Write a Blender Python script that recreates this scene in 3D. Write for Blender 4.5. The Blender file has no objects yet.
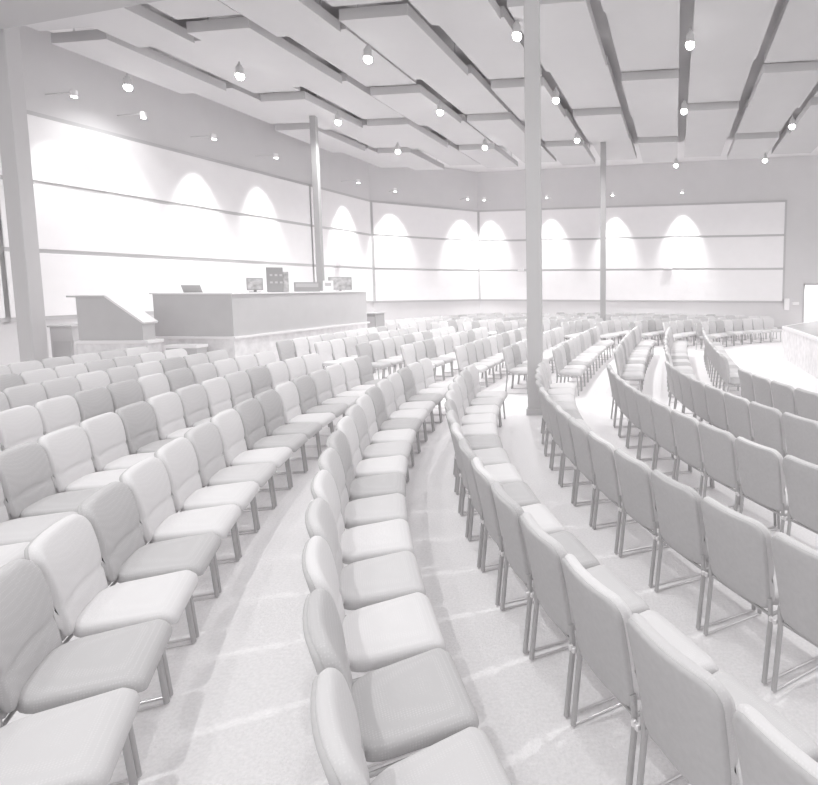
import bpy, bmesh, math, random
from mathutils import Vector, Matrix
random.seed(7)
sc = bpy.context.scene
COL = sc.collection
PI = math.pi

# ------------------------------------------------------------------ camera
F_PX, TAN, CX, CY, CAM_H = 550.0, 0.092, 590.0, 336.6, 2.1
W, H = 818, 785
cd = bpy.data.cameras.new('camera')
cam = bpy.data.objects.new('camera', cd); COL.objects.link(cam)
cam.location = (0, 0, CAM_H)
cam.rotation_euler = (PI/2 - math.atan(TAN), 0, 0)
cd.sensor_fit = 'HORIZONTAL'; cd.sensor_width = 36
cd.lens = 36*F_PX/W
cd.shift_x = -(CX - W/2)/W
cd.shift_y = (CY - H/2)/W
cd.clip_end = 200
sc.camera = cam

def project(x, y, z):
    c = 1/math.hypot(1, TAN); s = TAN*c
    z -= CAM_H
    d = c*y - s*z
    if d < .05: return None
    return CX + F_PX*x/d, CY - F_PX*(s*y + c*z)/d, d

# ------------------------------------------------------------------ materials
TINT = (1.0, 0.985, 0.992)
def mat(name, v, rough=.8, metal=0, noise=None, bump=None, spec=.3, dots=None):
    m = bpy.data.materials.new(name); m.use_nodes = True
    nt = m.node_tree; b = nt.nodes['Principled BSDF']
    col = (v*TINT[0], v*TINT[1], v*TINT[2], 1)
    b.inputs['Base Color'].default_value = col
    b.inputs['Roughness'].default_value = rough
    b.inputs['Metallic'].default_value = metal
    b.inputs['Specular IOR Level'].default_value = spec
    tc = nt.nodes.new('ShaderNodeTexCoord')
    if noise:
        sc_, amt = noise
        n = nt.nodes.new('ShaderNodeTexNoise'); n.inputs['Scale'].default_value = sc_; n.inputs['Detail'].default_value = 4
        r = nt.nodes.new('ShaderNodeValToRGB')
        r.color_ramp.elements[0].position = .3; r.color_ramp.elements[1].position = .7
        lo, hi = v*(1-amt), min(1, v*(1+amt))
        r.color_ramp.elements[0].color = (lo*TINT[0], lo*TINT[1], lo*TINT[2], 1)
        r.color_ramp.elements[1].color = (hi*TINT[0], hi*TINT[1], hi*TINT[2], 1)
        nt.links.new(tc.outputs['Object'], n.inputs['Vector']); nt.links.new(n.outputs['Fac'], r.inputs['Fac'])
        nt.links.new(r.outputs['Color'], b.inputs['Base Color'])
    if dots:
        sc_, amt = dots
        n = nt.nodes.new('ShaderNodeTexVoronoi'); n.inputs['Scale'].default_value = sc_; n.inputs['Randomness'].default_value = .15
        r = nt.nodes.new('ShaderNodeValToRGB')
        r.color_ramp.elements[0].position = .18; r.color_ramp.elements[1].position = .42
        hi = min(1, v*(1+amt))
        r.color_ramp.elements[0].color = (hi*TINT[0], hi*TINT[1], hi*TINT[2], 1)
        r.color_ramp.elements[1].color = col
        nt.links.new(tc.outputs['Object'], n.inputs['Vector']); nt.links.new(n.outputs['Distance'], r.inputs['Fac'])
        nt.links.new(r.outputs['Color'], b.inputs['Base Color'])
    if bump:
        sc_, st = bump
        n = nt.nodes.new('ShaderNodeTexNoise'); n.inputs['Scale'].default_value = sc_; n.inputs['Detail'].default_value = 3
        bp = nt.nodes.new('ShaderNodeBump'); bp.inputs['Strength'].default_value = st; bp.inputs['Distance'].default_value = .01
        nt.links.new(tc.outputs['Object'], n.inputs['Vector']); nt.links.new(n.outputs['Fac'], bp.inputs['Height'])
        nt.links.new(bp.outputs['Normal'], b.inputs['Normal'])
    return m

def emis(name, strength):
    m = bpy.data.materials.new(name); m.use_nodes = True
    b = m.node_tree.nodes['Principled BSDF']
    b.inputs['Emission Color'].default_value = (1, 1, 1, 1)
    b.inputs['Emission Strength'].default_value = strength
    return m

M_FAB = [mat('fabric_light', .75, .95, dots=(95, .06), bump=(60, .12), spec=.1),
         mat('fabric_mid', .66, .95, dots=(95, .07), bump=(60, .12), spec=.1),
         mat('fabric_dark', .56, .95, dots=(95, .12), bump=(60, .12), spec=.1)]
M_SHELL = mat('back_upholstery', .53, .95, noise=(40, .03), bump=(150, .1), spec=.1)
M_LEG = mat('leg_metal', .50, .42, metal=.35, spec=.5)
M_CHROME = mat('bright_metal', .85, .3, metal=.6, spec=.5)
M_FLOOR = mat('carpet', .93, .98, noise=(55, .05), bump=(90, .5), spec=.05)
M_WALL = mat('wall_paint', .72, .9, noise=(1.3, .015))
M_CEIL = mat('ceiling_paint', .80, .9)
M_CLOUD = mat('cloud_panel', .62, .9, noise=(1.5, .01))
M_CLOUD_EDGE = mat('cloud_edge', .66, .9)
M_PANEL = mat('wall_panel', .93, .85, noise=(3, .01))
M_TRIM = mat('dark_trim', .60, .7)
M_COLM = mat('column_paint', .60, .7, noise=(2, .02))
M_COLL = mat('column_light', .66, .8)
M_DARKCOL = mat('dark_column_paint', .46, .75)
M_BOOTH = mat('booth_laminate', .63, .6, noise=(2.5, .02))
M_WHITE = mat('white_ledge', .93, .5)
M_STONE = mat('stone_veneer', .86, .8, noise=(6, .09), bump=(7, .8))
M_STAGE = mat('stage_deck', .58, .5, noise=(2, .05))
M_DARK = mat('dark_plastic', .44, .5)
M_SCREEN = mat('screen', .55, .3, noise=(9, .3))
M_LAMP = emis('lamp_lens', 12)

# ------------------------------------------------------------------ mesh helpers
def new_mesh(name, bm, mats, smooth=None):
    me = bpy.data.meshes.new(name)
    bmesh.ops.recalc_face_normals(bm, faces=bm.faces[:])
    bm.to_mesh(me); bm.free()
    for m in (mats if isinstance(mats, (list, tuple)) else [mats]): me.materials.append(m)
    if smooth is not None:
        me.polygons.foreach_set('use_smooth', [True]*len(me.polygons))
        if smooth < 180:
            try: me.set_sharp_from_angle(angle=math.radians(smooth))
            except Exception: pass
    return me

def link(name, me, parent=None, loc=(0, 0, 0), rz=0):
    o = bpy.data.objects.new(name, me); COL.objects.link(o)
    o.parent = parent; o.location = loc; o.rotation_euler = (0, 0, rz)
    return o

def box(bm, x0, x1, y0, y1, z0, z1, mi=0, bev=0):
    n0 = set(bm.faces)
    vs = [bm.verts.new((x, y, z)) for z in (z0, z1) for (x, y) in ((x0, y0), (x1, y0), (x1, y1), (x0, y1))]
    fs = [bm.faces.new([vs[i] for i in f]) for f in ((3,2,1,0), (4,5,6,7), (0,1,5,4), (1,2,6,5), (2,3,7,6), (3,0,4,7))]
    if bev:
        es = list({e for f in fs for e in f.edges})
        bmesh.ops.bevel(bm, geom=es, offset=bev, segments=2, affect='EDGES', profile=.5)
    for f in bm.faces:
        if f not in n0: f.material_index = mi
    return bm

def prism(bm, pts, z0, z1, mi=0):
    a = [bm.verts.new((x, y, z0)) for x, y in pts]; b = [bm.verts.new((x, y, z1)) for x, y in pts]
    n = len(pts); fs = [bm.faces.new(a[::-1]), bm.faces.new(b)]
    fs += [bm.faces.new((a[i], a[(i+1) % n], b[(i+1) % n], b[i])) for i in range(n)]
    for f in fs: f.material_index = mi
    return fs

def tube(bm, pts, r, seg=8, mi=0):
    rings = []
    P = [Vector(p) for p in pts]
    for i, p in enumerate(P):
        t = (P[min(i+1, len(P)-1)] - P[max(i-1, 0)]).normalized()
        a = Vector((1, 0, 0)) if abs(t.x) < .9 else Vector((0, 1, 0))
        u = t.cross(a).normalized(); v = t.cross(u)
        rings.append([bm.verts.new(p + r*(math.cos(2*PI*k/seg+PI/seg)*u + math.sin(2*PI*k/seg+PI/seg)*v)) for k in range(seg)])
    for a, b in zip(rings, rings[1:]):
        for k in range(seg):
            bm.faces.new((a[k], a[(k+1) % seg], b[(k+1) % seg], b[k])).material_index = mi
    for rr in (rings[0][::-1], rings[-1]): bm.faces.new(rr).material_index = mi

def outline(w0, w1, L, r0, r1, n=4):
    """rounded trapezoid: width w0 at v=0, w1 at v=L; corner radii r0, r1"""
    out = []
    for (cx, cv, r, a0) in ((w1/2-r1, L-r1, r1, 0), (-w1/2+r1, L-r1, r1, 90), (-w0/2+r0, r0, r0, 180), (w0/2-r0, r0, r0, 270)):
        for k in range(n+1):
            a = math.radians(a0 + 90*k/n)
            out.append((cx + r*math.cos(a), cv + r*math.sin(a)))
    return out

def pad(bm, out, L, th, rnd, crown, fn, mi=0, fill=3, mid=8):
    """upholstered slab: rounded rim, crowned faces; fn(u,v,t) -> 3D"""
    c = (0, L/2)
    def inset(k): # scale towards centre by distance
        res = []
        for (u, v) in out:
            du, dv = u-c[0], v-c[1]; hw = max(abs(p[0]) for p in out); hl = L/2
            res.append((c[0]+du*(1-k/hw), c[1]+dv*(1-k/hl)))
        return res
    layers = []
    m = 3
    for i in range(m+1):
        a = PI/2*i/m
        layers.append((rnd*(1-math.sin(a)), -th/2+rnd*(1-math.cos(a))))   # bottom rim -> side
    for i in range(m+1):
        a = PI/2*i/m
        layers.append((rnd*(1-math.cos(a)), th/2-rnd*(1-math.sin(a))))
    rings = []
    hw = max(abs(p[0]) for p in out)
    for (k, t) in layers:
        rings.append([bm.verts.new(fn(u, v, t)) for u, v in inset(k)])
    n = len(out)
    for a, b in zip(rings, rings[1:]):
        for i in range(n):
            bm.faces.new((a[i], a[(i+1) % n], b[(i+1) % n], b[i])).material_index = mi
    for ring, sgn, cr in ((rings[-1], 1, crown), (rings[0], -1, 0)):
        prev = ring
        for j in range(1, fill+1):
            s = j/(fill+1)
            k = rnd + (hw-rnd)*s
            cur = [bm.verts.new(fn(c[0]+(u)*(1-s)*(1-rnd/hw), c[1]+(v-c[1])*(1-s)*(1-rnd/(L/2)), sgn*(th/2 + cr*(1-(1-s)**2)))) for u, v in out]
            for i in range(n):
                f = (prev[i], prev[(i+1) % n], cur[(i+1) % n], cur[i])
                bm.faces.new(f if sgn > 0 else f[::-1]).material_index = mi
            prev = cur
        bm.faces.new(prev if sgn > 0 else prev[::-1]).material_index = mi

# ------------------------------------------------------------------ chair meshes
SEAT_W = .495
def seat_fn(u, v, t):      # v 0 (rear) .. .47 (front)
    y = -.20 + v
    z = .425 + t + .012*(v/.455)
    if v > .35: z -= .035*((v-.35)/.105)**2
    z -= .006*(abs(u)/.24)**2
    return (u, y, z)
def back_y(z):
    h = z-.42
    return -.205 - .15*h - .11*h*h
def back_fn(u, v, t):      # t>0 faces the sitter (+y)
    z = .42 + v
    y = back_y(z) + t + .5*u*u
    if t > 0:               # seam between lower and upper cushion
        y -= .010*math.exp(-((v-.15)/.013)**2)
        y += .010*math.sin(min(1, max(0, (v-.15)/.3))*PI)
    return (u, y, z)
def shell_fn(u, v, t):
    z = .395 + v
    return (u, back_y(z) - .026 + t + .5*u*u, z)
def m_seat(mt, n=6, fill=3):
    bm = bmesh.new(); pad(bm, outline(.45, SEAT_W, .455, .12, .05, n), .455, .075, .03, .014, seat_fn, fill=fill)
    return bm
def back_out(n):
    return outline(.455, .502, .47, .03, .075, n)
def densify(out, step=.03):
    res = []
    for i, a in enumerate(out):
        b = out[(i+1) % len(out)]
        k = max(1, int(math.hypot(b[0]-a[0], b[1]-a[1])/step))
        for j in range(k): res.append((a[0]+(b[0]-a[0])*j/k, a[1]+(b[1]-a[1])*j/k))
    return res
def m_back():
    bm = bmesh.new(); pad(bm, densify(back_out(5)), .47, .058, .027, .008, back_fn, fill=12); return bm
def m_shell():
    bm = bmesh.new(); pad(bm, densify(outline(.45, .488, .485, .04, .07, 5), .06), .485, .03, .014, .002, shell_fn, fill=3); return bm
FX, FY, RY = .232, .205, -.24
def leg_bm(front, s):
    bm = bmesh.new()
    if front: tube(bm, [(s*FX, FY, .012), (s*FX, FY-.03, .395)], .0135, 8)
    else: tube(bm, [(s*(FX), RY, .012), (s*FX, -.205, .34), (s*(FX+.0), back_y(.43)-.005, .44), (s*(FX-.006), back_y(.47)+.0, .47)], .0145, 8)
    return bm
def runner_bm(s):
    bm = bmesh.new(); tube(bm, [(s*(FX-.0), FY+.005, .010), (s*(FX-.0), RY-.005, .010)], .0065, 6); return bm
def rail_bm():
    bm = bmesh.new()
    tube(bm, [(-FX, -.205, .375), (FX, -.205, .375)], .009, 6)
    tube(bm, [(-FX, .17, .375), (FX, .17, .375)], .009, 6)
    for s in (-1, 1): tube(bm, [(s*FX, -.205, .378), (s*FX, .19, .378)], .010, 6)
    return bm
def bracket_bm(s):
    bm = bmesh.new()
    box(bm, s*(FX+.020)-.010, s*(FX+.020)+.010, -.235, -.215, .36, .385, 0, .004)
    return bm

PARTS = {}
for k in range(3):
    PARTS['seat', k] = new_mesh('seat', m_seat(k), M_FAB[k], 180)
    PARTS['backrest', k] = new_mesh('backrest', m_back(), M_FAB[k], 180)
ME_SHELL = new_mesh('back_panel', m_shell(), M_SHELL, 180)
ME_LEGS = [new_mesh('leg', leg_bm(f, s), M_LEG, 60) for f in (0, 1) for s in (-1, 1)]
ME_RUN = [new_mesh('floor_runner', runner_bm(s), M_CHROME, 60) for s in (-1, 1)]
ME_RAIL = new_mesh('seat_rail', rail_bm(), M_LEG, 60)
ME_BRK = [new_mesh('linking_bracket', bracket_bm(s), M_CHROME, 60) for s in (-1, 1)]

def far_chair_bm():
    bm = bmesh.new()
    pad(bm, outline(.45, SEAT_W, .455, .12, .05, 2), .455, .075, .025, .012, seat_fn, 0, fill=1)
    pad(bm, densify(outline(.455, .502, .47, .03, .075, 3), .12), .47, .058, .018, .008, back_fn, 0, fill=3)
    pad(bm, densify(outline(.45, .488, .485, .04, .07, 3), .2), .485, .03, .01, .002, shell_fn, 1, fill=1)
    for f in (0, 1):
        for s in (-1, 1):
            if f: tube(bm, [(s*FX, FY, .0), (s*FX, FY-.03, .395)], .0125, 5, 2)
            else: tube(bm, [(s*FX, RY, 0), (s*FX, -.205, .34), (s*(FX+.011), back_y(.60)+.02, .60)], .0125, 5, 2)
    for s in (-1, 1): tube(bm, [(s*FX, FY, .009), (s*FX, RY, .009)], .009, 4, 3)
    tube(bm, [(-FX, -.205, .375), (FX, -.205, .375)], .009, 4, 2)
    return bm
ME_FAR = [new_mesh('stacking_chair', far_chair_bm(), [M_FAB[k], M_SHELL, M_LEG, M_CHROME], 45) for k in range(3)]

# ------------------------------------------------------------------ chair layout
ORD = ['zeroth','first','second','third','fourth','fifth','sixth','seventh','eighth','ninth','tenth','eleventh','twelfth','thirteenth','fourteenth','fifteenth','sixteenth','seventeenth','eighteenth','nineteenth','twentieth','twenty-first','twenty-second','twenty-third','twenty-fourth','twenty-fifth','twenty-sixth','twenty-seventh','twenty-eighth','twenty-ninth','thirtieth']
C1 = (11.5, 8.8)
BT = .275           # back top sits this far behind the chair centre
# name, back-top radius, boundary phase angle (deg), aisle end angle, shades from the near end (by index of phase) 
ROWS = [
 ('R6', 9.30, 193.9, 184.1), ('R5', 10.24, 200.0, 179.6), ('R4', 11.20, 205.7, 179.5), ('R3', 12.24, 210.0, 176.6),
 ('R2', 13.25, 208.6, 180.6), ('R1', 14.26, 207.7, 177.0), ('L1', 15.46, 204.4, 176.6), ('L2', 16.52, 195.9, 175.4),
 ('L3', 17.55, 190.5, 174.6), ('L4', 18.57, 185.9, 174.0), ('L5', 19.55, 183.4, 174.0), ('L6', 20.57, 180.9, 174.0)]
# shades of the chairs on the aisle side of the phase angle (index 0 = first), as the photograph shows them
SH = {'R1': {-2: 1, -1: 2, 0: 0, 1: 1, 2: 0, 3: 1, 4: 2, 5: 0, 6: 1, 7: 0, 8: 2, 9: 0, 10: 0, 11: 2, 12: 0, 13: 0},
      'L1': {-2: 1, -1: 2, 0: 0, 1: 2, 2: 0, 3: 0, 4: 1, 5: 0, 6: 2, 7: 2, 8: 0, 9: 2, 10: 1, 11: 0, 12: 0},
      'L2': {-3: 0, -2: 1, -1: 2, 0: 0, 1: 0, 2: 2, 3: 0, 4: 1, 5: 0, 6: 1, 7: 2, 8: 0, 9: 0, 10: 0},
      'L3': {-1: 0, 0: 0, 1: 2, 2: 2, 3: 0, 4: 2, 5: 1, 6: 0},
      'L4': {-1: 1, 0: 1, 1: 0, 2: 1, 3: 0, 4: 2}, 'L5': {-2: 0, -1: 2, 0: 0, 1: 0, 2: 1, 3: 1},
      'R2': {-2: 1, -1: 0, 0: 1, 1: 2, 2: 0, 3: 2, 4: 0, 5: 1, 6: 2, 7: 0, 8: 0}}
chairs = []   # dict: pos, rz, shade, block, row(int), seat(int)
def add(px, py, fx, fy, shade, block, row, seat):
    """px,py: back-top point; fx,fy: facing unit"""
    x, y = px + fx*BT, py + fy*BT
    if any(math.hypot(x-a, y-b) < .5 for a, b in ((.5, 21.3), (-8.72, 17.9))): return False
    ps = [project(x+dx, y+dy, z) for dx in (-.25, .25) for dy in (-.25, .25) for z in (0, .87)]
    if any(p is None for p in ps): return False
    if max(p[0] for p in ps) < -4 or min(p[0] for p in ps) > W+4 or min(p[1] for p in ps) > H+4: return False
    chairs.append(dict(x=x, y=y, rz=math.atan2(fy, fx)-PI/2, shade=shade, block=block, row=row, seat=seat, d=math.hypot(x, y)))
    return True
def rshade():
    return random.choice((0, 0, 0, 1, 1, 2))
for ri, (nm, r, ph, end) in enumerate(ROWS):
    pitch = .532 if r < 16 else (.525 if r < 18 else .515)
    st = math.degrees(pitch/r)
    n_end = int((ph-end)/st + .3)
    seat = 0
    for k in range(n_end-1, -12, -1):
        a = math.radians(ph - (k+.5)*st)
        seat += 1
        d0, d1 = {'R2': (-.01, .11), 'R1': (.0, .02), 'R3': (-.01, .04), 'L1': (0, -.02)}.get(nm, (0, 0))
        w = max(0, (208-math.degrees(a))/18); w = min(w, 1.6-.6*w)       # rows drift a little off the common circle
        rr = r + d0 + (d1-d0)*w
        px, py = C1[0]+rr*math.cos(a), C1[1]+rr*math.sin(a)
        add(px, py, -math.cos(a), -math.sin(a), SH.get(nm, {}).get(k, rshade()), 'near', ri+1, seat)
# middle block, beyond the cross aisle: nearly straight rows
for ri, (nm, r, ph, end) in enumerate(ROWS[:10]):
    ths = 172.6-(r-12.3)*.37
    if r < 12: ths = (176.5, 174.6, 173.6)[ri]; r -= .16
    r += .06
    a = math.radians(ths)
    x, y = C1[0]+r*math.cos(a), C1[1]+r*math.sin(a)
    hd = .10
    for seat in range(1, 14):
        h = hd + .007*seat
        tx, ty = math.sin(h), math.cos(h)
        mx, my = x+tx*.265, y+ty*.265
        x, y = x+tx*.532, y+ty*.532
        if y > 16.7 + (.3 if r < 12 else 0): break
        add(mx, my, ty, -tx, rshade(), 'middle', ri+1, seat)
# far block, curving round the stage
C3 = (9.6, 14.6)
def back_limit(x):
    P = [(-9.5, 22.0), (-7, 24.2), (-2.8, 25.7), (1.4, 25.5), (6.3, 23.6), (7.6, 22.2), (9, 21.6)]
    for (a, b), (c, d) in zip(P, P[1:]):
        if a <= x <= c: return b + (d-b)*(x-a)/(c-a)
    return -1
for ri in range(0, 11):
    r = 7.0 + 1.04*ri
    ang = 180.0; seat = 0; st = math.degrees((.55 if r < 9 else .53)/r)
    ang = 151.8 if ri == 0 else None
    if ang is None:
        s = (18.2-C3[1])/r
        ang = 180 - math.degrees(math.asin(min(1, s)))
    while ang > 60:
        a = math.radians(ang-st/2); ang -= st
        px, py = C3[0]+r*math.cos(a), C3[1]+r*math.sin(a)
        if py > back_limit(px): 
            if seat: break
            continue
        q = project(px, py, .5)
        if q[0] > (774, 772, 752, 752)[min(ri, 3)]: break
        seat += 1
        add(px, py, -math.cos(a), -math.sin(a), rshade(), 'far', ri+1, seat)
chairs.sort(key=lambda c: c['d'])
TONE = ['light grey', 'mid grey', 'dark grey']
def label(c):
    row = 'front row by the stage' if c['row'] == 1 else '%s row from the stage' % ORD[c['row']]
    return '%s chair %s from the aisle, %s, %s block' % (TONE[c['shade']], ORD[c['seat']], row, c['block'])
def tag(o, lab, cat, group=None, kind=None):
    o['label'] = lab; o['category'] = cat
    if group: o['group'] = group
    if kind: o['kind'] = kind
    return o
NEAR_D = 11.5
stuff = []
for i, c in enumerate(chairs):
    if i >= 300:
        stuff.append(c); continue
    if c['d'] < NEAR_D:
        o = bpy.data.objects.new('padded_chair', None); o.empty_display_size = .2
        COL.objects.link(o)
        k = c['shade']
        link('seat', PARTS['seat', k], o); link('backrest', PARTS['backrest', k], o)
        link('back_panel', ME_SHELL, o)
        for me in ME_LEGS: link('leg', me, o)
        for me in ME_RUN: link('floor_runner', me, o)
        link('seat_rail', ME_RAIL, o)
        for me in ME_BRK: link('linking_bracket', me, o)
    else:
        o = bpy.data.objects.new('padded_chair', ME_FAR[c['shade']]); COL.objects.link(o)
    o.location = (c['x'], c['y'], 0); o.rotation_euler = (0, 0, c['rz'])
    tag(o, label(c), 'chair', 'padded chairs in the %s block' % c['block'])
if stuff:
    bm = bmesh.new()
    for c in stuff:
        n0 = len(bm.verts); f0 = len(bm.faces)
        bm.from_mesh(ME_FAR[c['shade']])
        bm.verts.ensure_lookup_table(); bm.faces.ensure_lookup_table()
        Mx = Matrix.Translation((c['x'], c['y'], 0)) @ Matrix.Rotation(c['rz'], 4, 'Z')
        for v in bm.verts[n0:]: v.co = Mx @ v.co
        for f in bm.faces[f0:]:
            f.material_index = {0: c['shade'], 1: 3, 2: 4, 3: 5}[f.material_index]
    me = bpy.data.meshes.new('padded_chairs_far'); bm.to_mesh(me); bm.free()
    for m in M_FAB+[M_SHELL, M_LEG, M_CHROME]: me.materials.append(m)
    me.polygons.foreach_set('use_smooth', [True]*len(me.polygons)); me.set_sharp_from_angle(angle=math.radians(45))
    o = link('padded_chair', me)
    tag(o, 'distant rows of grey padded chairs along the foot of the back wall', 'chairs', 'padded chairs in the far block', 'stuff')

# ------------------------------------------------------------------ setting
def struct(name, bm, mats, smooth=None):
    o = link(name, new_mesh(name, bm, mats, smooth)); o['kind'] = 'structure'; return o
bm = bmesh.new(); box(bm, -17.5, 15, -2, 31.5, -.12, 0); struct('floor', bm, M_FLOOR)
CZ = 8.2
bm = bmesh.new(); box(bm, -17.5, 15, 5.0, 31.5, CZ, CZ+.15); struct('ceiling', bm, M_CEIL)
WP = [(-16.1, -2.0), (-10.5, 26.7), (-6.06, 30.3), (9.4, 26.7), (13.0, 25.86)]
def wall_basis(a, b):
    a, b = Vector(a), Vector(b); t = (b-a).normalized(); n = Vector((t.y, -t.x))   # n points into the room
    return a, t, n, (b-a).length
def wbox(bm, basis, s0, s1, n0, n1, z0, z1, mi=0, bev=0):
    a, t, n, L = basis
    k0 = len(bm.verts)
    box(bm, s0, s1, n0, n1, z0, z1, mi, bev)
    bm.verts.ensure_lookup_table()
    for v in bm.verts[k0:]:
        p = a + t*v.co.x + n*v.co.y
        v.co.x, v.co.y = p.x, p.y
NAMES = ['wall_left', 'wall_back_left', 'wall_back', 'wall_right']
BAS = [wall_basis(WP[i], WP[i+1]) for i in range(4)]
DOOR = (.95, 2.1)
for i, nm in enumerate(NAMES):
    bm = bmesh.new(); a, t, n, L = BAS[i]
    if nm == 'wall_right':
        wbox(bm, BAS[i], 0, DOOR[0], -.2, 0, 0, CZ); wbox(bm, BAS[i], DOOR[1], L, -.2, 0, 0, CZ)
        wbox(bm, BAS[i], DOOR[0], DOOR[1], -.2, 0, 2.12, CZ)
    else: wbox(bm, BAS[i], -.1, L+.1, -.2, 0, 0, CZ)
    struct(nm, bm, M_WALL)
# doorway with a lit white vestibule behind it
b = BAS[3]
bm = bmesh.new()
wbox(bm, b, DOOR[0]-.1, DOOR[0], -.22, .03, 0, 2.22); wbox(bm, b, DOOR[1], DOOR[1]+.1, -.22, .03, 0, 2.22); wbox(bm, b, DOOR[0]-.1, DOOR[1]+.1, -.22, .03, 2.12, 2.22)
struct('door_1', bm, M_TRIM)
bm = bmesh.new()
wbox(bm, b, DOOR[0]-.6, DOOR[1]+.6, -2.3, -2.2, 0, 2.6); wbox(bm, b, DOOR[0]-.7, DOOR[0]-.6, -2.3, -.2, 0, 2.6); wbox(bm, b, DOOR[1]+.6, DOOR[1]+.7, -2.3, -.2, 0, 2.6)
wbox(bm, b, DOOR[0]-.7, DOOR[1]+.7, -2.3, -.2, 2.6, 2.7); wbox(bm, b, DOOR[0]-.7, DOOR[1]+.7, -2.3, -.2, -.1, 0.0)
struct('wall_vestibule', bm, M_WHITE)
p = b[0] + b[1]*1.5 + b[2]*(-1.2)
ld = bpy.data.lights.new('vestibule_lamp', 'POINT'); ld.energy = 170; ld.shadow_soft_size = .3
lo = bpy.data.objects.new('vestibule_lamp', ld); COL.objects.link(lo); lo.location = (p.x, p.y, 2.2)

# wall panels: three rows, set off by dark reveals
ZB, RH = 1.33, 1.6
def seg(i, s0, s1, tag_):
    for k, rown in enumerate(('bottom', 'middle', 'top')):
        z0 = ZB+RH*k; 
        bm = bmesh.new(); wbox(bm, BAS[i], s0+.05, s1-.05, .02, .07, z0+.05, z0+RH-.05, 0, .01)
        o = link('acoustic_panel', new_mesh('acoustic_panel', bm, M_PANEL))
        tag(o, 'white fabric wall panel, %s row, %s' % (rown, tag_), 'wall panel', 'wall panels')
    bm = bmesh.new()
    for k in range(4): wbox(bm, BAS[i], s0, s1, 0, .045, ZB+RH*k-.05, ZB+RH*k+.05)
    for s in (s0, s1): wbox(bm, BAS[i], s-.05, s+.05, 0, .045, ZB-.05, ZB+3*RH+.05)
    return bm
def s_at(i, px):   # distance along wall i where image column px meets it at eye level
    a, t, n, L = BAS[i]
    k = (px-CX)/F_PX*math.hypot(1, TAN)*math.cos(math.atan(TAN))**2*1.0
    # a.x + t.x s = k (a.y + t.y s)
    return (k*a.y - a.x)/(t.x - k*t.y)
trimn = 1
for (i, s0, s1, tg) in ((0, .5, s_at(0, 3)-.0, 'at the left edge'), (0, s_at(0, 3), s_at(0, 313), 'behind the sound booth'),
                        (0, s_at(0, 313), BAS[0][3]-.05, 'just right of the booth column'), (1, .05, BAS[1][3]-.05, 'on the short angled wall'),
                        (2, .05, s_at(2, 603), 'behind the tall middle column'), (2, s_at(2, 603), BAS[2][3]-.05, 'right of the thin far column')):
    bm = seg(i, s0, s1, tg)
    o = struct('trim_%d' % trimn, bm, M_TRIM); trimn += 1
# baseboard
for nm, i in (('baseboard_left', 0), ('baseboard_back', 2)):
    bm = bmesh.new(); wbox(bm, BAS[i], 0, BAS[i][3], 0, .02, 0, .12); struct(nm, bm, M_TRIM)
# overhead beam at the upper left
def unp_z(px, py, z):
    c = 1/math.hypot(1, TAN); s = TAN*c
    x, y = (px-CX)/F_PX, -(py-CY)/F_PX
    dY, dZ = c+s*y, -s+c*y
    k = (z-CAM_H)/dZ
    return x*k, dY*k
BZ = 7.0
p0 = Vector(unp_z(-40, 37, BZ)); p1 = Vector(unp_z(165, 0, BZ)); t = (p1-p0).normalized(); p0 -= t*1.5; p1 += t*5
n = Vector((-t.y, t.x)); 
if n.y > 0: n = -n
bm = bmesh.new(); prism(bm, [tuple(p0), tuple(p1), tuple(p1+n*3.0), tuple(p0+n*3.0)], BZ, CZ)
struct('trim_%d' % trimn, bm, mat('beam_paint', .47, .8))

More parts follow.
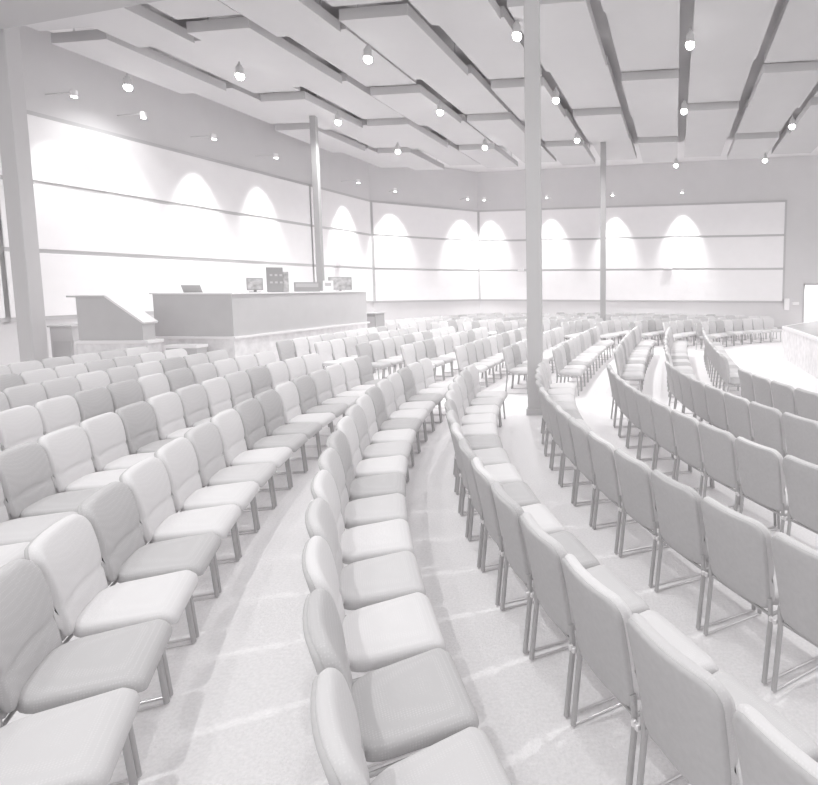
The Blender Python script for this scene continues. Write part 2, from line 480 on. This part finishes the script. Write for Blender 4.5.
# ------------------------------------------------------------------ ceiling clouds
RA = math.atan2(85, 550); ca, sa = math.cos(RA), math.sin(RA)
def uv(u, v): return (u*ca + v*sa, -u*sa + v*ca)
def inside(x, y, m):
    for (a, t, n, L) in BAS[:3]:
        if (Vector((x, y))-a).dot(n) < m: return False
    return True
ucol = [-17.2, -15.5, -13.8, -12.1, -10.4, -8.65, -6.9, -5.15, -3.4, -1.6, .15, 1.95, 3.75, 5.6, 7.4]
seen = 0
for ci in range(len(ucol)-1):
    u0, u1 = ucol[ci]+.14, ucol[ci+1]-.14
    off = .0 if ci % 2 == 0 else .7
    vs = [3.6+off, 7.1+off, 10.6+off, 14.05+off, 17.5+off*.6, 20.9+off*.3, 24.6]
    for k in range(len(vs)-1):
        v0, v1 = vs[k]+.1, vs[k+1]-.12
        while v1-v0 > .8 and not all(inside(*uv(uu, v1), .5) for uu in (u0, u1)): v1 -= .3
        if v1-v0 < 1.0 or not all(inside(*uv(uu, v0), .3) for uu in (u0, u1)): continue
        z = 7.42 + (.16 if (ci+k) % 2 else 0)
        pj = [project(*uv(uu, vv), z) for uu in (u0, u1) for vv in (v0, v1)]
        if all(p is None for p in pj): continue
        pj = [p for p in pj if p]
        if max(p[0] for p in pj) < 0 or min(p[0] for p in pj) > W or max(p[1] for p in pj) < 0: continue
        bm = bmesh.new(); x, y = uv((u0+u1)/2, (v0+v1)/2)
        a, b2 = (u1-u0)/2, (v1-v0)/2
        box(bm, -a, a, -b2, b2, 0, .22, 1)
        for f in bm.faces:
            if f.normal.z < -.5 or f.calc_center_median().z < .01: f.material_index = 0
        e = bpy.data.objects.new('ceiling_cloud', None); COL.objects.link(e); e.location = (x, y, z); e.rotation_euler = (0, 0, -RA)
        link('panel', new_mesh('panel', bm, [M_CLOUD, M_CLOUD_EDGE]), e)
        for (hx, hy) in ((-a*.7, -b2*.8), (a*.7, b2*.8)):
            bm = bmesh.new(); tube(bm, [(hx, hy, .2), (hx, hy, CZ-z)], .012, 6); link('hanger_rod', new_mesh('hanger_rod', bm, M_TRIM), e)
        tag(e, 'flat pale ceiling panel, %s of its strip, %s strip from the left' % (ORD[k+1], ORD[ci+1]), 'ceiling panel', 'suspended ceiling panels')

# ------------------------------------------------------------------ spotlights under the clouds
def lamp_meshes():
    b1 = bmesh.new(); tube(b1, [(0, 0, .02), (0, 0, .2)], .085, 16); tube(b1, [(0, 0, .2), (0, 0, .26)], .05, 12)
    b2 = bmesh.new(); bmesh.ops.create_uvsphere(b2, u_segments=14, v_segments=8, radius=.095)
    b3 = bmesh.new(); tube(b3, [(0, 0, .24), (0, 0, .33)], .02, 8)
    return new_mesh('housing', b1, M_TRIM, 40), new_mesh('lens', b2, M_LAMP, 40), new_mesh('stem', b3, M_TRIM, 40)
LM = lamp_meshes()
def fixture(x, y, z, lab, energy, ang=150, blend=.9):
    e = bpy.data.objects.new('spotlight', None); COL.objects.link(e); e.location = (x, y, z)
    link('housing', LM[0], e); link('lens', LM[1], e); link('stem', LM[2], e)
    tag(e, lab, 'light', 'ceiling spotlights')
    ld = bpy.data.lights.new('spot_lamp', 'SPOT'); ld.energy = energy; ld.spot_size = math.radians(ang); ld.spot_blend = blend; ld.shadow_soft_size = .07
    lo = bpy.data.objects.new('spot_lamp', ld); COL.objects.link(lo); lo.location = (x, y, z-.12)
SPOT = 400
pts = [((128, 88), 'leftmost glowing spotlight, beside the left wall'), ((240, 77), 'glowing spotlight near the upper left'), ((368, 60), 'bright spotlight left of the middle column'),
       ((517, 37), 'largest bright spotlight just left of the middle column'), ((556, 101), 'bright spotlight just right of the middle column'), ((577, 141), 'lower spotlight right of the middle column'),
       ((440, 113), 'bright spotlight under the panels left of centre'), ((485, 148), 'small spotlight low and left of the middle column'), ((338, 123), 'dim spotlight behind the left cloud panels'),
       ((398, 152), 'small spotlight low at the back left'), ((792, 127), 'bright spotlight at the right edge'), ((765, 161), 'spotlight low at the right'),
       ((690, 46), 'spotlight high in the gap right of centre'), ((684, 112), 'spotlight midway along the right hand gap'), ((676, 166), 'small spotlight low in the right hand gap')]
for (px, py), lab in pts:
    x, y = unp_z(px, py, 7.1)
    fixture(x, y, 7.12, lab, SPOT*(.35 if x < -10 else .7 if x < -8 else .62 if x > 1 else 1))
# unseen lamps without fixtures, added above the frame to brighten the foreground
for (x, y, en) in ((-3.4, 1.4, 330), (2.2, 4.4, 270), (-2.0, 4.6, 150), (-6.6, 4.8, 200), (5.0, 5.5, 130)):
    ld = bpy.data.lights.new('unseen_lamp', 'SPOT'); ld.energy = en; ld.spot_size = math.radians(150); ld.spot_blend = .9; ld.shadow_soft_size = .07
    lo = bpy.data.objects.new('unseen_lamp', ld); COL.objects.link(lo); lo.location = (x, y, 6.9)
# wall washers over the panels
WASH = 640
def washer(i, s, lab, k=1):
    a, t, n, L = BAS[i]; p = a + t*s + n*.85
    e = bpy.data.objects.new('wall_washer', None); COL.objects.link(e); e.location = (p.x, p.y, 6.55)
    b1 = bmesh.new(); tube(b1, [(0, 0, .02), (0, 0, .16)], .07, 14); link('housing', new_mesh('housing', b1, M_WHITE, 40), e)
    b2 = bmesh.new(); tube(b2, [(0, 0, 0), (0, 0, .022)], .06, 14); link('lens', new_mesh('lens', b2, M_LAMP, 40), e)
    b3 = bmesh.new(); tube(b3, [(0, 0, .12), (-n.x*.85, -n.y*.85, .12)], .012, 6); link('stem', new_mesh('stem', b3, M_TRIM, 40), e)
    tag(e, lab, 'light', 'wall washers')
    ld = bpy.data.lights.new('wash_lamp', 'SPOT'); ld.energy = WASH*k; ld.spot_size = math.radians(58); ld.spot_blend = .9; ld.shadow_soft_size = .08
    lo = bpy.data.objects.new('wash_lamp', ld); COL.objects.link(lo); lo.location = (p.x, p.y, 6.5)
    d = Vector((-n.x, -n.y, -4.6)); lo.rotation_euler = d.to_track_quat('-Z', 'Y').to_euler()
for (i, px, lab) in ((0, 62, 'small wall light over the panels right of the left column'), (0, 130, 'small wall light over the panels left of the booth'), (0, 200, 'small wall light above the left half of the booth'),
                     (0, 262, 'small wall light above the middle of the booth'), (0, 345, 'small wall light right of the booth column'), (1, 392, 'small wall light at the left of the angled wall'),
                     (1, 462, 'small wall light at the right of the angled wall'), (2, 492, 'small wall light left of the tall middle column'), (2, 552, 'small wall light right of the tall middle column'),
                     (2, 615, 'small wall light just right of the thin far column'), (2, 682, 'small wall light over the middle of the right panels')):
    washer(i, s_at(i, px), lab, .4 if px < 180 else .75 if px < 300 else 1.3)

# ------------------------------------------------------------------ columns
def column(x, y, w, z1, m, lab, kind='I'):
    e = bpy.data.objects.new('column', None); COL.objects.link(e); e.location = (x, y, 0)
    h = w/2
    bm = bmesh.new()
    box(bm, -h, h, -h, h, 0, z1, 0, w*.06)
    link('shaft', new_mesh('shaft', bm, m), e)
    bm = bmesh.new(); box(bm, -h-.02, h+.02, -h-.02, -h+.001, 0, .1); box(bm, -h-.02, h+.02, h-.001, h+.02, 0, .1); box(bm, -h-.02, -h+.001, -h, h, 0, .1); box(bm, h-.001, h+.02, -h, h, 0, .1)
    link('base_trim', new_mesh('base_trim', bm, m), e)
    tag(e, lab, 'column')
column(-.90, 8.95, .235, CZ, M_COLM, 'tall grey column in the middle, standing among the chairs')
column(.5, 21.3, .21, CZ, M_DARKCOL, 'thin grey column far back, right of the middle column')
column(-8.72, 17.9, .18, CZ, M_DARKCOL, 'grey column behind the right end of the sound booth')
column(-11.5, 11.3, .31, 7.3, M_COLL, 'wide pale column at the far left edge')

# ------------------------------------------------------------------ sound booth
def obj_at(name, x, y, rz, lab, cat, z=0, group=None):
    e = bpy.data.objects.new(name, None); COL.objects.link(e); e.location = (x, y, z); e.rotation_euler = (0, 0, rz)
    return tag(e, lab, cat, group)
B = obj_at('sound_booth', -7.8, 12.0, 0, 'long dark grey sound booth counter on a white stone plinth', 'booth')
LZ, TZ = 1.0, 1.95
FOOT = [(-1.76, .05), (0, 0), (.9, 5.0), (-.95, 5.1)]
def grow(d):
    cx, cy = sum(p[0] for p in FOOT)/4, sum(p[1] for p in FOOT)/4
    return [(x + d*(1 if x > cx+(y-cy)*.18 else -1), y + d*(1 if y > cy else -1)) for x, y in FOOT]
def part(name, parent, m, fn, smooth=None):
    bm = bmesh.new(); fn(bm); return link(name, new_mesh(name, bm, m, smooth), parent)
part('plinth', B, M_STONE, lambda bm: prism(bm, grow(0), 0, LZ-.05))
part('ledge', B, M_WHITE, lambda bm: prism(bm, grow(.06), LZ-.05, LZ))
part('body', B, M_BOOTH, lambda bm: prism(bm, grow(0), LZ, TZ-.03))
part('counter_top', B, M_WHITE, lambda bm: prism(bm, grow(.04), TZ-.03, TZ))
def bw(px, dist):      # a point on the counter, along the view through image column px
    k = (px-CX)/F_PX*.999
    return k*dist, dist
DZ = TZ
def on_booth(name, px, dist, wd, z0, z1, lab, cat, maker):
    x, y = bw(px, dist)
    e = obj_at(name, x, y, math.atan2(y, x)-PI/2, lab, cat, DZ)   # local -y faces the seats
    maker(e, wd, z0-DZ, z1-DZ); return e
def monitor(e, wd, z0, z1):
    zb = max(.04, z1-.85*wd)
    bz = part('bezel', e, M_DARK, lambda bm: box(bm, -wd/2, wd/2, -.02, .02, zb, z1, 0, .006))
    part('screen', bz, M_SCREEN, lambda bm: box(bm, -wd/2+.02, wd/2-.02, -.024, -.018, zb+.02, z1-.02))
    part('neck', e, M_DARK, lambda bm: box(bm, -.03, .03, .02, .05, 0.015, z1-.08))
    part('foot', e, M_DARK, lambda bm: box(bm, -.13, .13, -.07, .1, 0, .015))
def laptop(e, wd, z0, z1):
    part('keyboard', e, M_DARK, lambda bm: box(bm, -wd/2, wd/2, -.14, .12, 0, .02))
    def lid(bm):
        k0 = len(bm.verts); box(bm, -wd/2, wd/2, -.16, -.145, .02, z1)
        bm.verts.ensure_lookup_table()
        for v in bm.verts[k0:]: v.co.y -= (v.co.z-.02)*.25; v.co.x -= (v.co.z)*.25
    part('lid', e, M_DARK, lid)
def rack(e, wd, z0, z1):
    part('case', e, M_DARK, lambda bm: box(bm, -wd/2, wd/2*.5, -.2, .2, 0, z1, 0, .01))
    part('side_case', e, M_SCREEN, lambda bm: box(bm, wd/2*.5, wd/2, -.2, .15, 0, z1*.83, 0, .01))
    for a in range(3):
        for b_ in range(2): part('control_knob', e, M_COLL, lambda bm: box(bm, -wd*.35+a*wd*.22, -wd*.35+a*wd*.22+.06, -.215, -.2, z1*.35+b_*.18, z1*.35+b_*.18+.05))
def console(e, wd, z0, z1):
    def bd(bm):
        k0 = len(bm.verts); box(bm, -wd/2, wd/2, -.2, .25, 0, z1); bm.verts.ensure_lookup_table()
        for v in bm.verts[k0:]:
            if v.co.z > .01 and v.co.y > .1: v.co.z *= .75
    part('body', e, M_DARK, bd)
    part('fader_panel', e, M_TRIM, lambda bm: box(bm, -wd/2+.04, wd/2-.04, -.215, -.2, z1-.13, z1-.03))
def carton(e, wd, z0, z1):
    part('sheet_stack', e, M_WHITE, lambda bm: box(bm, -wd/2, wd/2, -.1, .1, 0, z1, 0, .01))
    part('cover_flap', e, M_TRIM, lambda bm: box(bm, -wd*.3, wd*.3, -.106, -.1, z1*.5, z1*.8))
on_booth('laptop', 194, 12.9, .36, 0, 2.12, 'open dark laptop at the left end of the sound booth', 'laptop', laptop)
on_booth('monitor', 256, 13.3, .34, 0, 2.29, 'small screen standing left of centre on the booth counter', 'monitor', monitor)
on_booth('equipment_rack', 279, 13.9, .48, 0, 2.56, 'tallest grey equipment case standing in the middle of the booth', 'equipment case', rack)
on_booth('mixing_console', 308, 14.9, .62, 0, 2.20, 'low dark mixing console right of the tall equipment case', 'mixing console', console)
on_booth('document_holder', 329, 15.6, .26, 0, 2.25, 'small white upright box left of the wide booth monitor', 'box', carton)
on_booth('monitor', 341, 16.0, .62, 0, 2.36, 'wide grey monitor at the right end of the sound booth', 'monitor', monitor)
# block beside the booth's right end
x, y = unp_z(371, 326, .88)
e = obj_at('storage_cabinet', x-.2, y+.75, -.2, 'dark low cabinet against the right end of the sound booth', 'cabinet')
part('body', e, M_DARKCOL, lambda bm: box(bm, -.22, .22, -.25, .25, 0, 1.22, 0, .01))
part('door', e, M_BOOTH, lambda bm: box(bm, -.19, .19, -.262, -.25, .06, 1.14))
part('top', e, M_BOOTH, lambda bm: box(bm, -.24, .24, -.27, .27, 1.22, 1.25))

# sloped lectern-like booth at the left
E1 = obj_at('control_desk', -10.5, 11.25, 0, 'dark grey control desk with a sloping white top, left of the booth', 'desk')
DWd, DD = 1.32, .32
part('plinth', E1, M_STONE, lambda bm: box(bm, -.02, DWd+.1, -.03, DD+.03, 0, .92))
part('ledge', E1, M_WHITE, lambda bm: box(bm, -.04, DWd+.14, -.07, DD+.05, .92, .99, 0, .008))
def side(bm):
    prof = [(-.0, .99), (DWd, .99), (DWd, 1.33), (.62, 1.87), (.0, 1.87)]
    a = [bm.verts.new((x, 0, z)) for x, z in prof]; b_ = [bm.verts.new((x, DD, z)) for x, z in prof]
    n = len(prof); bm.faces.new(a); bm.faces.new(b_[::-1])
    for i in range(n): bm.faces.new((a[i], b_[i], b_[(i+1) % n], a[(i+1) % n]))
part('body', E1, M_BOOTH, side)
def slope(bm):
    P = [(.60, 1.885), (DWd+.04, 1.325)]; th = .035
    a = [bm.verts.new((x, -.03, z)) for x, z in (P[0], P[1], (P[1][0]+.02, P[1][1]+th), (P[0][0]+.02, P[0][1]+th))]
    b_ = [bm.verts.new((v.co.x, DD+.03, v.co.z)) for v in a]
    bm.faces.new(a); bm.faces.new(b_[::-1])
    for i in range(4): bm.faces.new((a[i], b_[i], b_[(i+1) % 4], a[(i+1) % 4]))
part('sloping_top', E1, M_WHITE, slope)
part('flat_top', E1, M_COLL, lambda bm: box(bm, -.16, .62, -.04, DD+.04, 1.87, 1.905, 0, .005))
# low cabinet between the left column and the desk
E2 = obj_at('low_cabinet', -11.58, 11.75, 0, 'low pale cabinet with a dark door beside the left column', 'cabinet')
part('body', E2, M_COLL, lambda bm: box(bm, .0, .48, 0, .5, 0, 1.22, 0, .01))
part('door', E2, M_TRIM, lambda bm: box(bm, .06, .42, -.012, .0, .3, .92))
part('top', E2, M_COLL, lambda bm: box(bm, -.03, .50, -.03, .52, 1.22, 1.26))
# step between desk and booth
E3 = obj_at('step', -8.9+.08, 11.9, 0, 'small white step between the control desk and the sound booth', 'step')
part('tread', E3, M_WHITE, lambda bm: box(bm, -.1, -.02+.6, -.45, -.1, .80, .86))
part('riser', E3, M_TRIM, lambda bm: box(bm, -.08, .56, -.43, -.12, 0, .80))

# ------------------------------------------------------------------ stage
sp = [unp_z(783, 358, 0), unp_z(818, 379, 0)]
S0, S1 = Vector(sp[0]), Vector(sp[1])
S2 = S0 + Vector((2.6, 3.4)); S3 = Vector((12.5, 20.5)); S4 = Vector((13.5, 8)); S5 = S1 + (S1-S0)*.55 + Vector((1.1, -1.0)); S6 = Vector((10, 6.5))
poly = [tuple(S0), tuple(S1), tuple(S5), tuple(S6), tuple(S4), tuple(S3), tuple(S2)]
ST = obj_at('stage', 0, 0, 0, 'raised stage with a pale stone front at the right edge', 'stage')
part('front', ST, M_STONE, lambda bm: prism(bm, poly, 0, .86))
cen = Vector((9.5, 13.0))
part('nosing', ST, M_WHITE, lambda bm: prism(bm, [tuple(cen+(Vector(p)-cen)*1.012) for p in poly], .86, .93))
part('deck', ST, M_STAGE, lambda bm: prism(bm, [tuple(cen+(Vector(p)-cen)*.985) for p in poly], .93, .94))

# ------------------------------------------------------------------ small wall fittings
def fitting(name, i, px, z, w, h, d, lab, cat, m=M_WHITE):
    a, t, n, L = BAS[i]; s = s_at(i, px); p = a + t*s
    e = obj_at(name, p.x, p.y, math.atan2(t.y, t.x), lab, cat, z)
    part('body', e, m, lambda bm: box(bm, -w/2, w/2, -d-.11, -.11 if i < 3 else 0, 0, h, 0, .01))
    part('mount', e, M_TRIM, lambda bm: box(bm, -w*.15, w*.15, -.111 if i < 3 else -.02, -.072 if i < 3 else 0, h*.2, h*.8))
fitting('wall_speaker', 2, 668, 2.95, .42, .16, .1, 'small white box on the back wall panels, right of the columns', 'speaker')
fitting('wall_speaker', 2, 522, 2.9, .32, .14, .1, 'small white box on the back wall just left of the middle column', 'speaker')
fitting('wall_speaker', 0, 337, 2.98, .32, .2, .2, 'small white box on the wall above the booth monitor', 'speaker')
fitting('wall_phone', 3, 787, .95, .22, .55, .12, 'small white fitting on the wall left of the bright doorway', 'wall fitting')
fitting('wall_sign', 3, 796, 1.2, .3, .14, .06, 'little white plate on the wall beside the bright doorway', 'wall plate')

# ------------------------------------------------------------------ world and view
w = bpy.data.worlds.new('world'); sc.world = w; w.use_nodes = True
bg = w.node_tree.nodes['Background']; bg.inputs['Color'].default_value = (1, .99, .995, 1); bg.inputs['Strength'].default_value = .86
sc.view_settings.view_transform = 'Standard'; sc.view_settings.look = 'None'
sc.view_settings.exposure = 0.06; sc.view_settings.gamma = 1
sc.cycles.max_bounces = 10; sc.cycles.diffuse_bounces = 8
sc.cycles.use_denoising = True
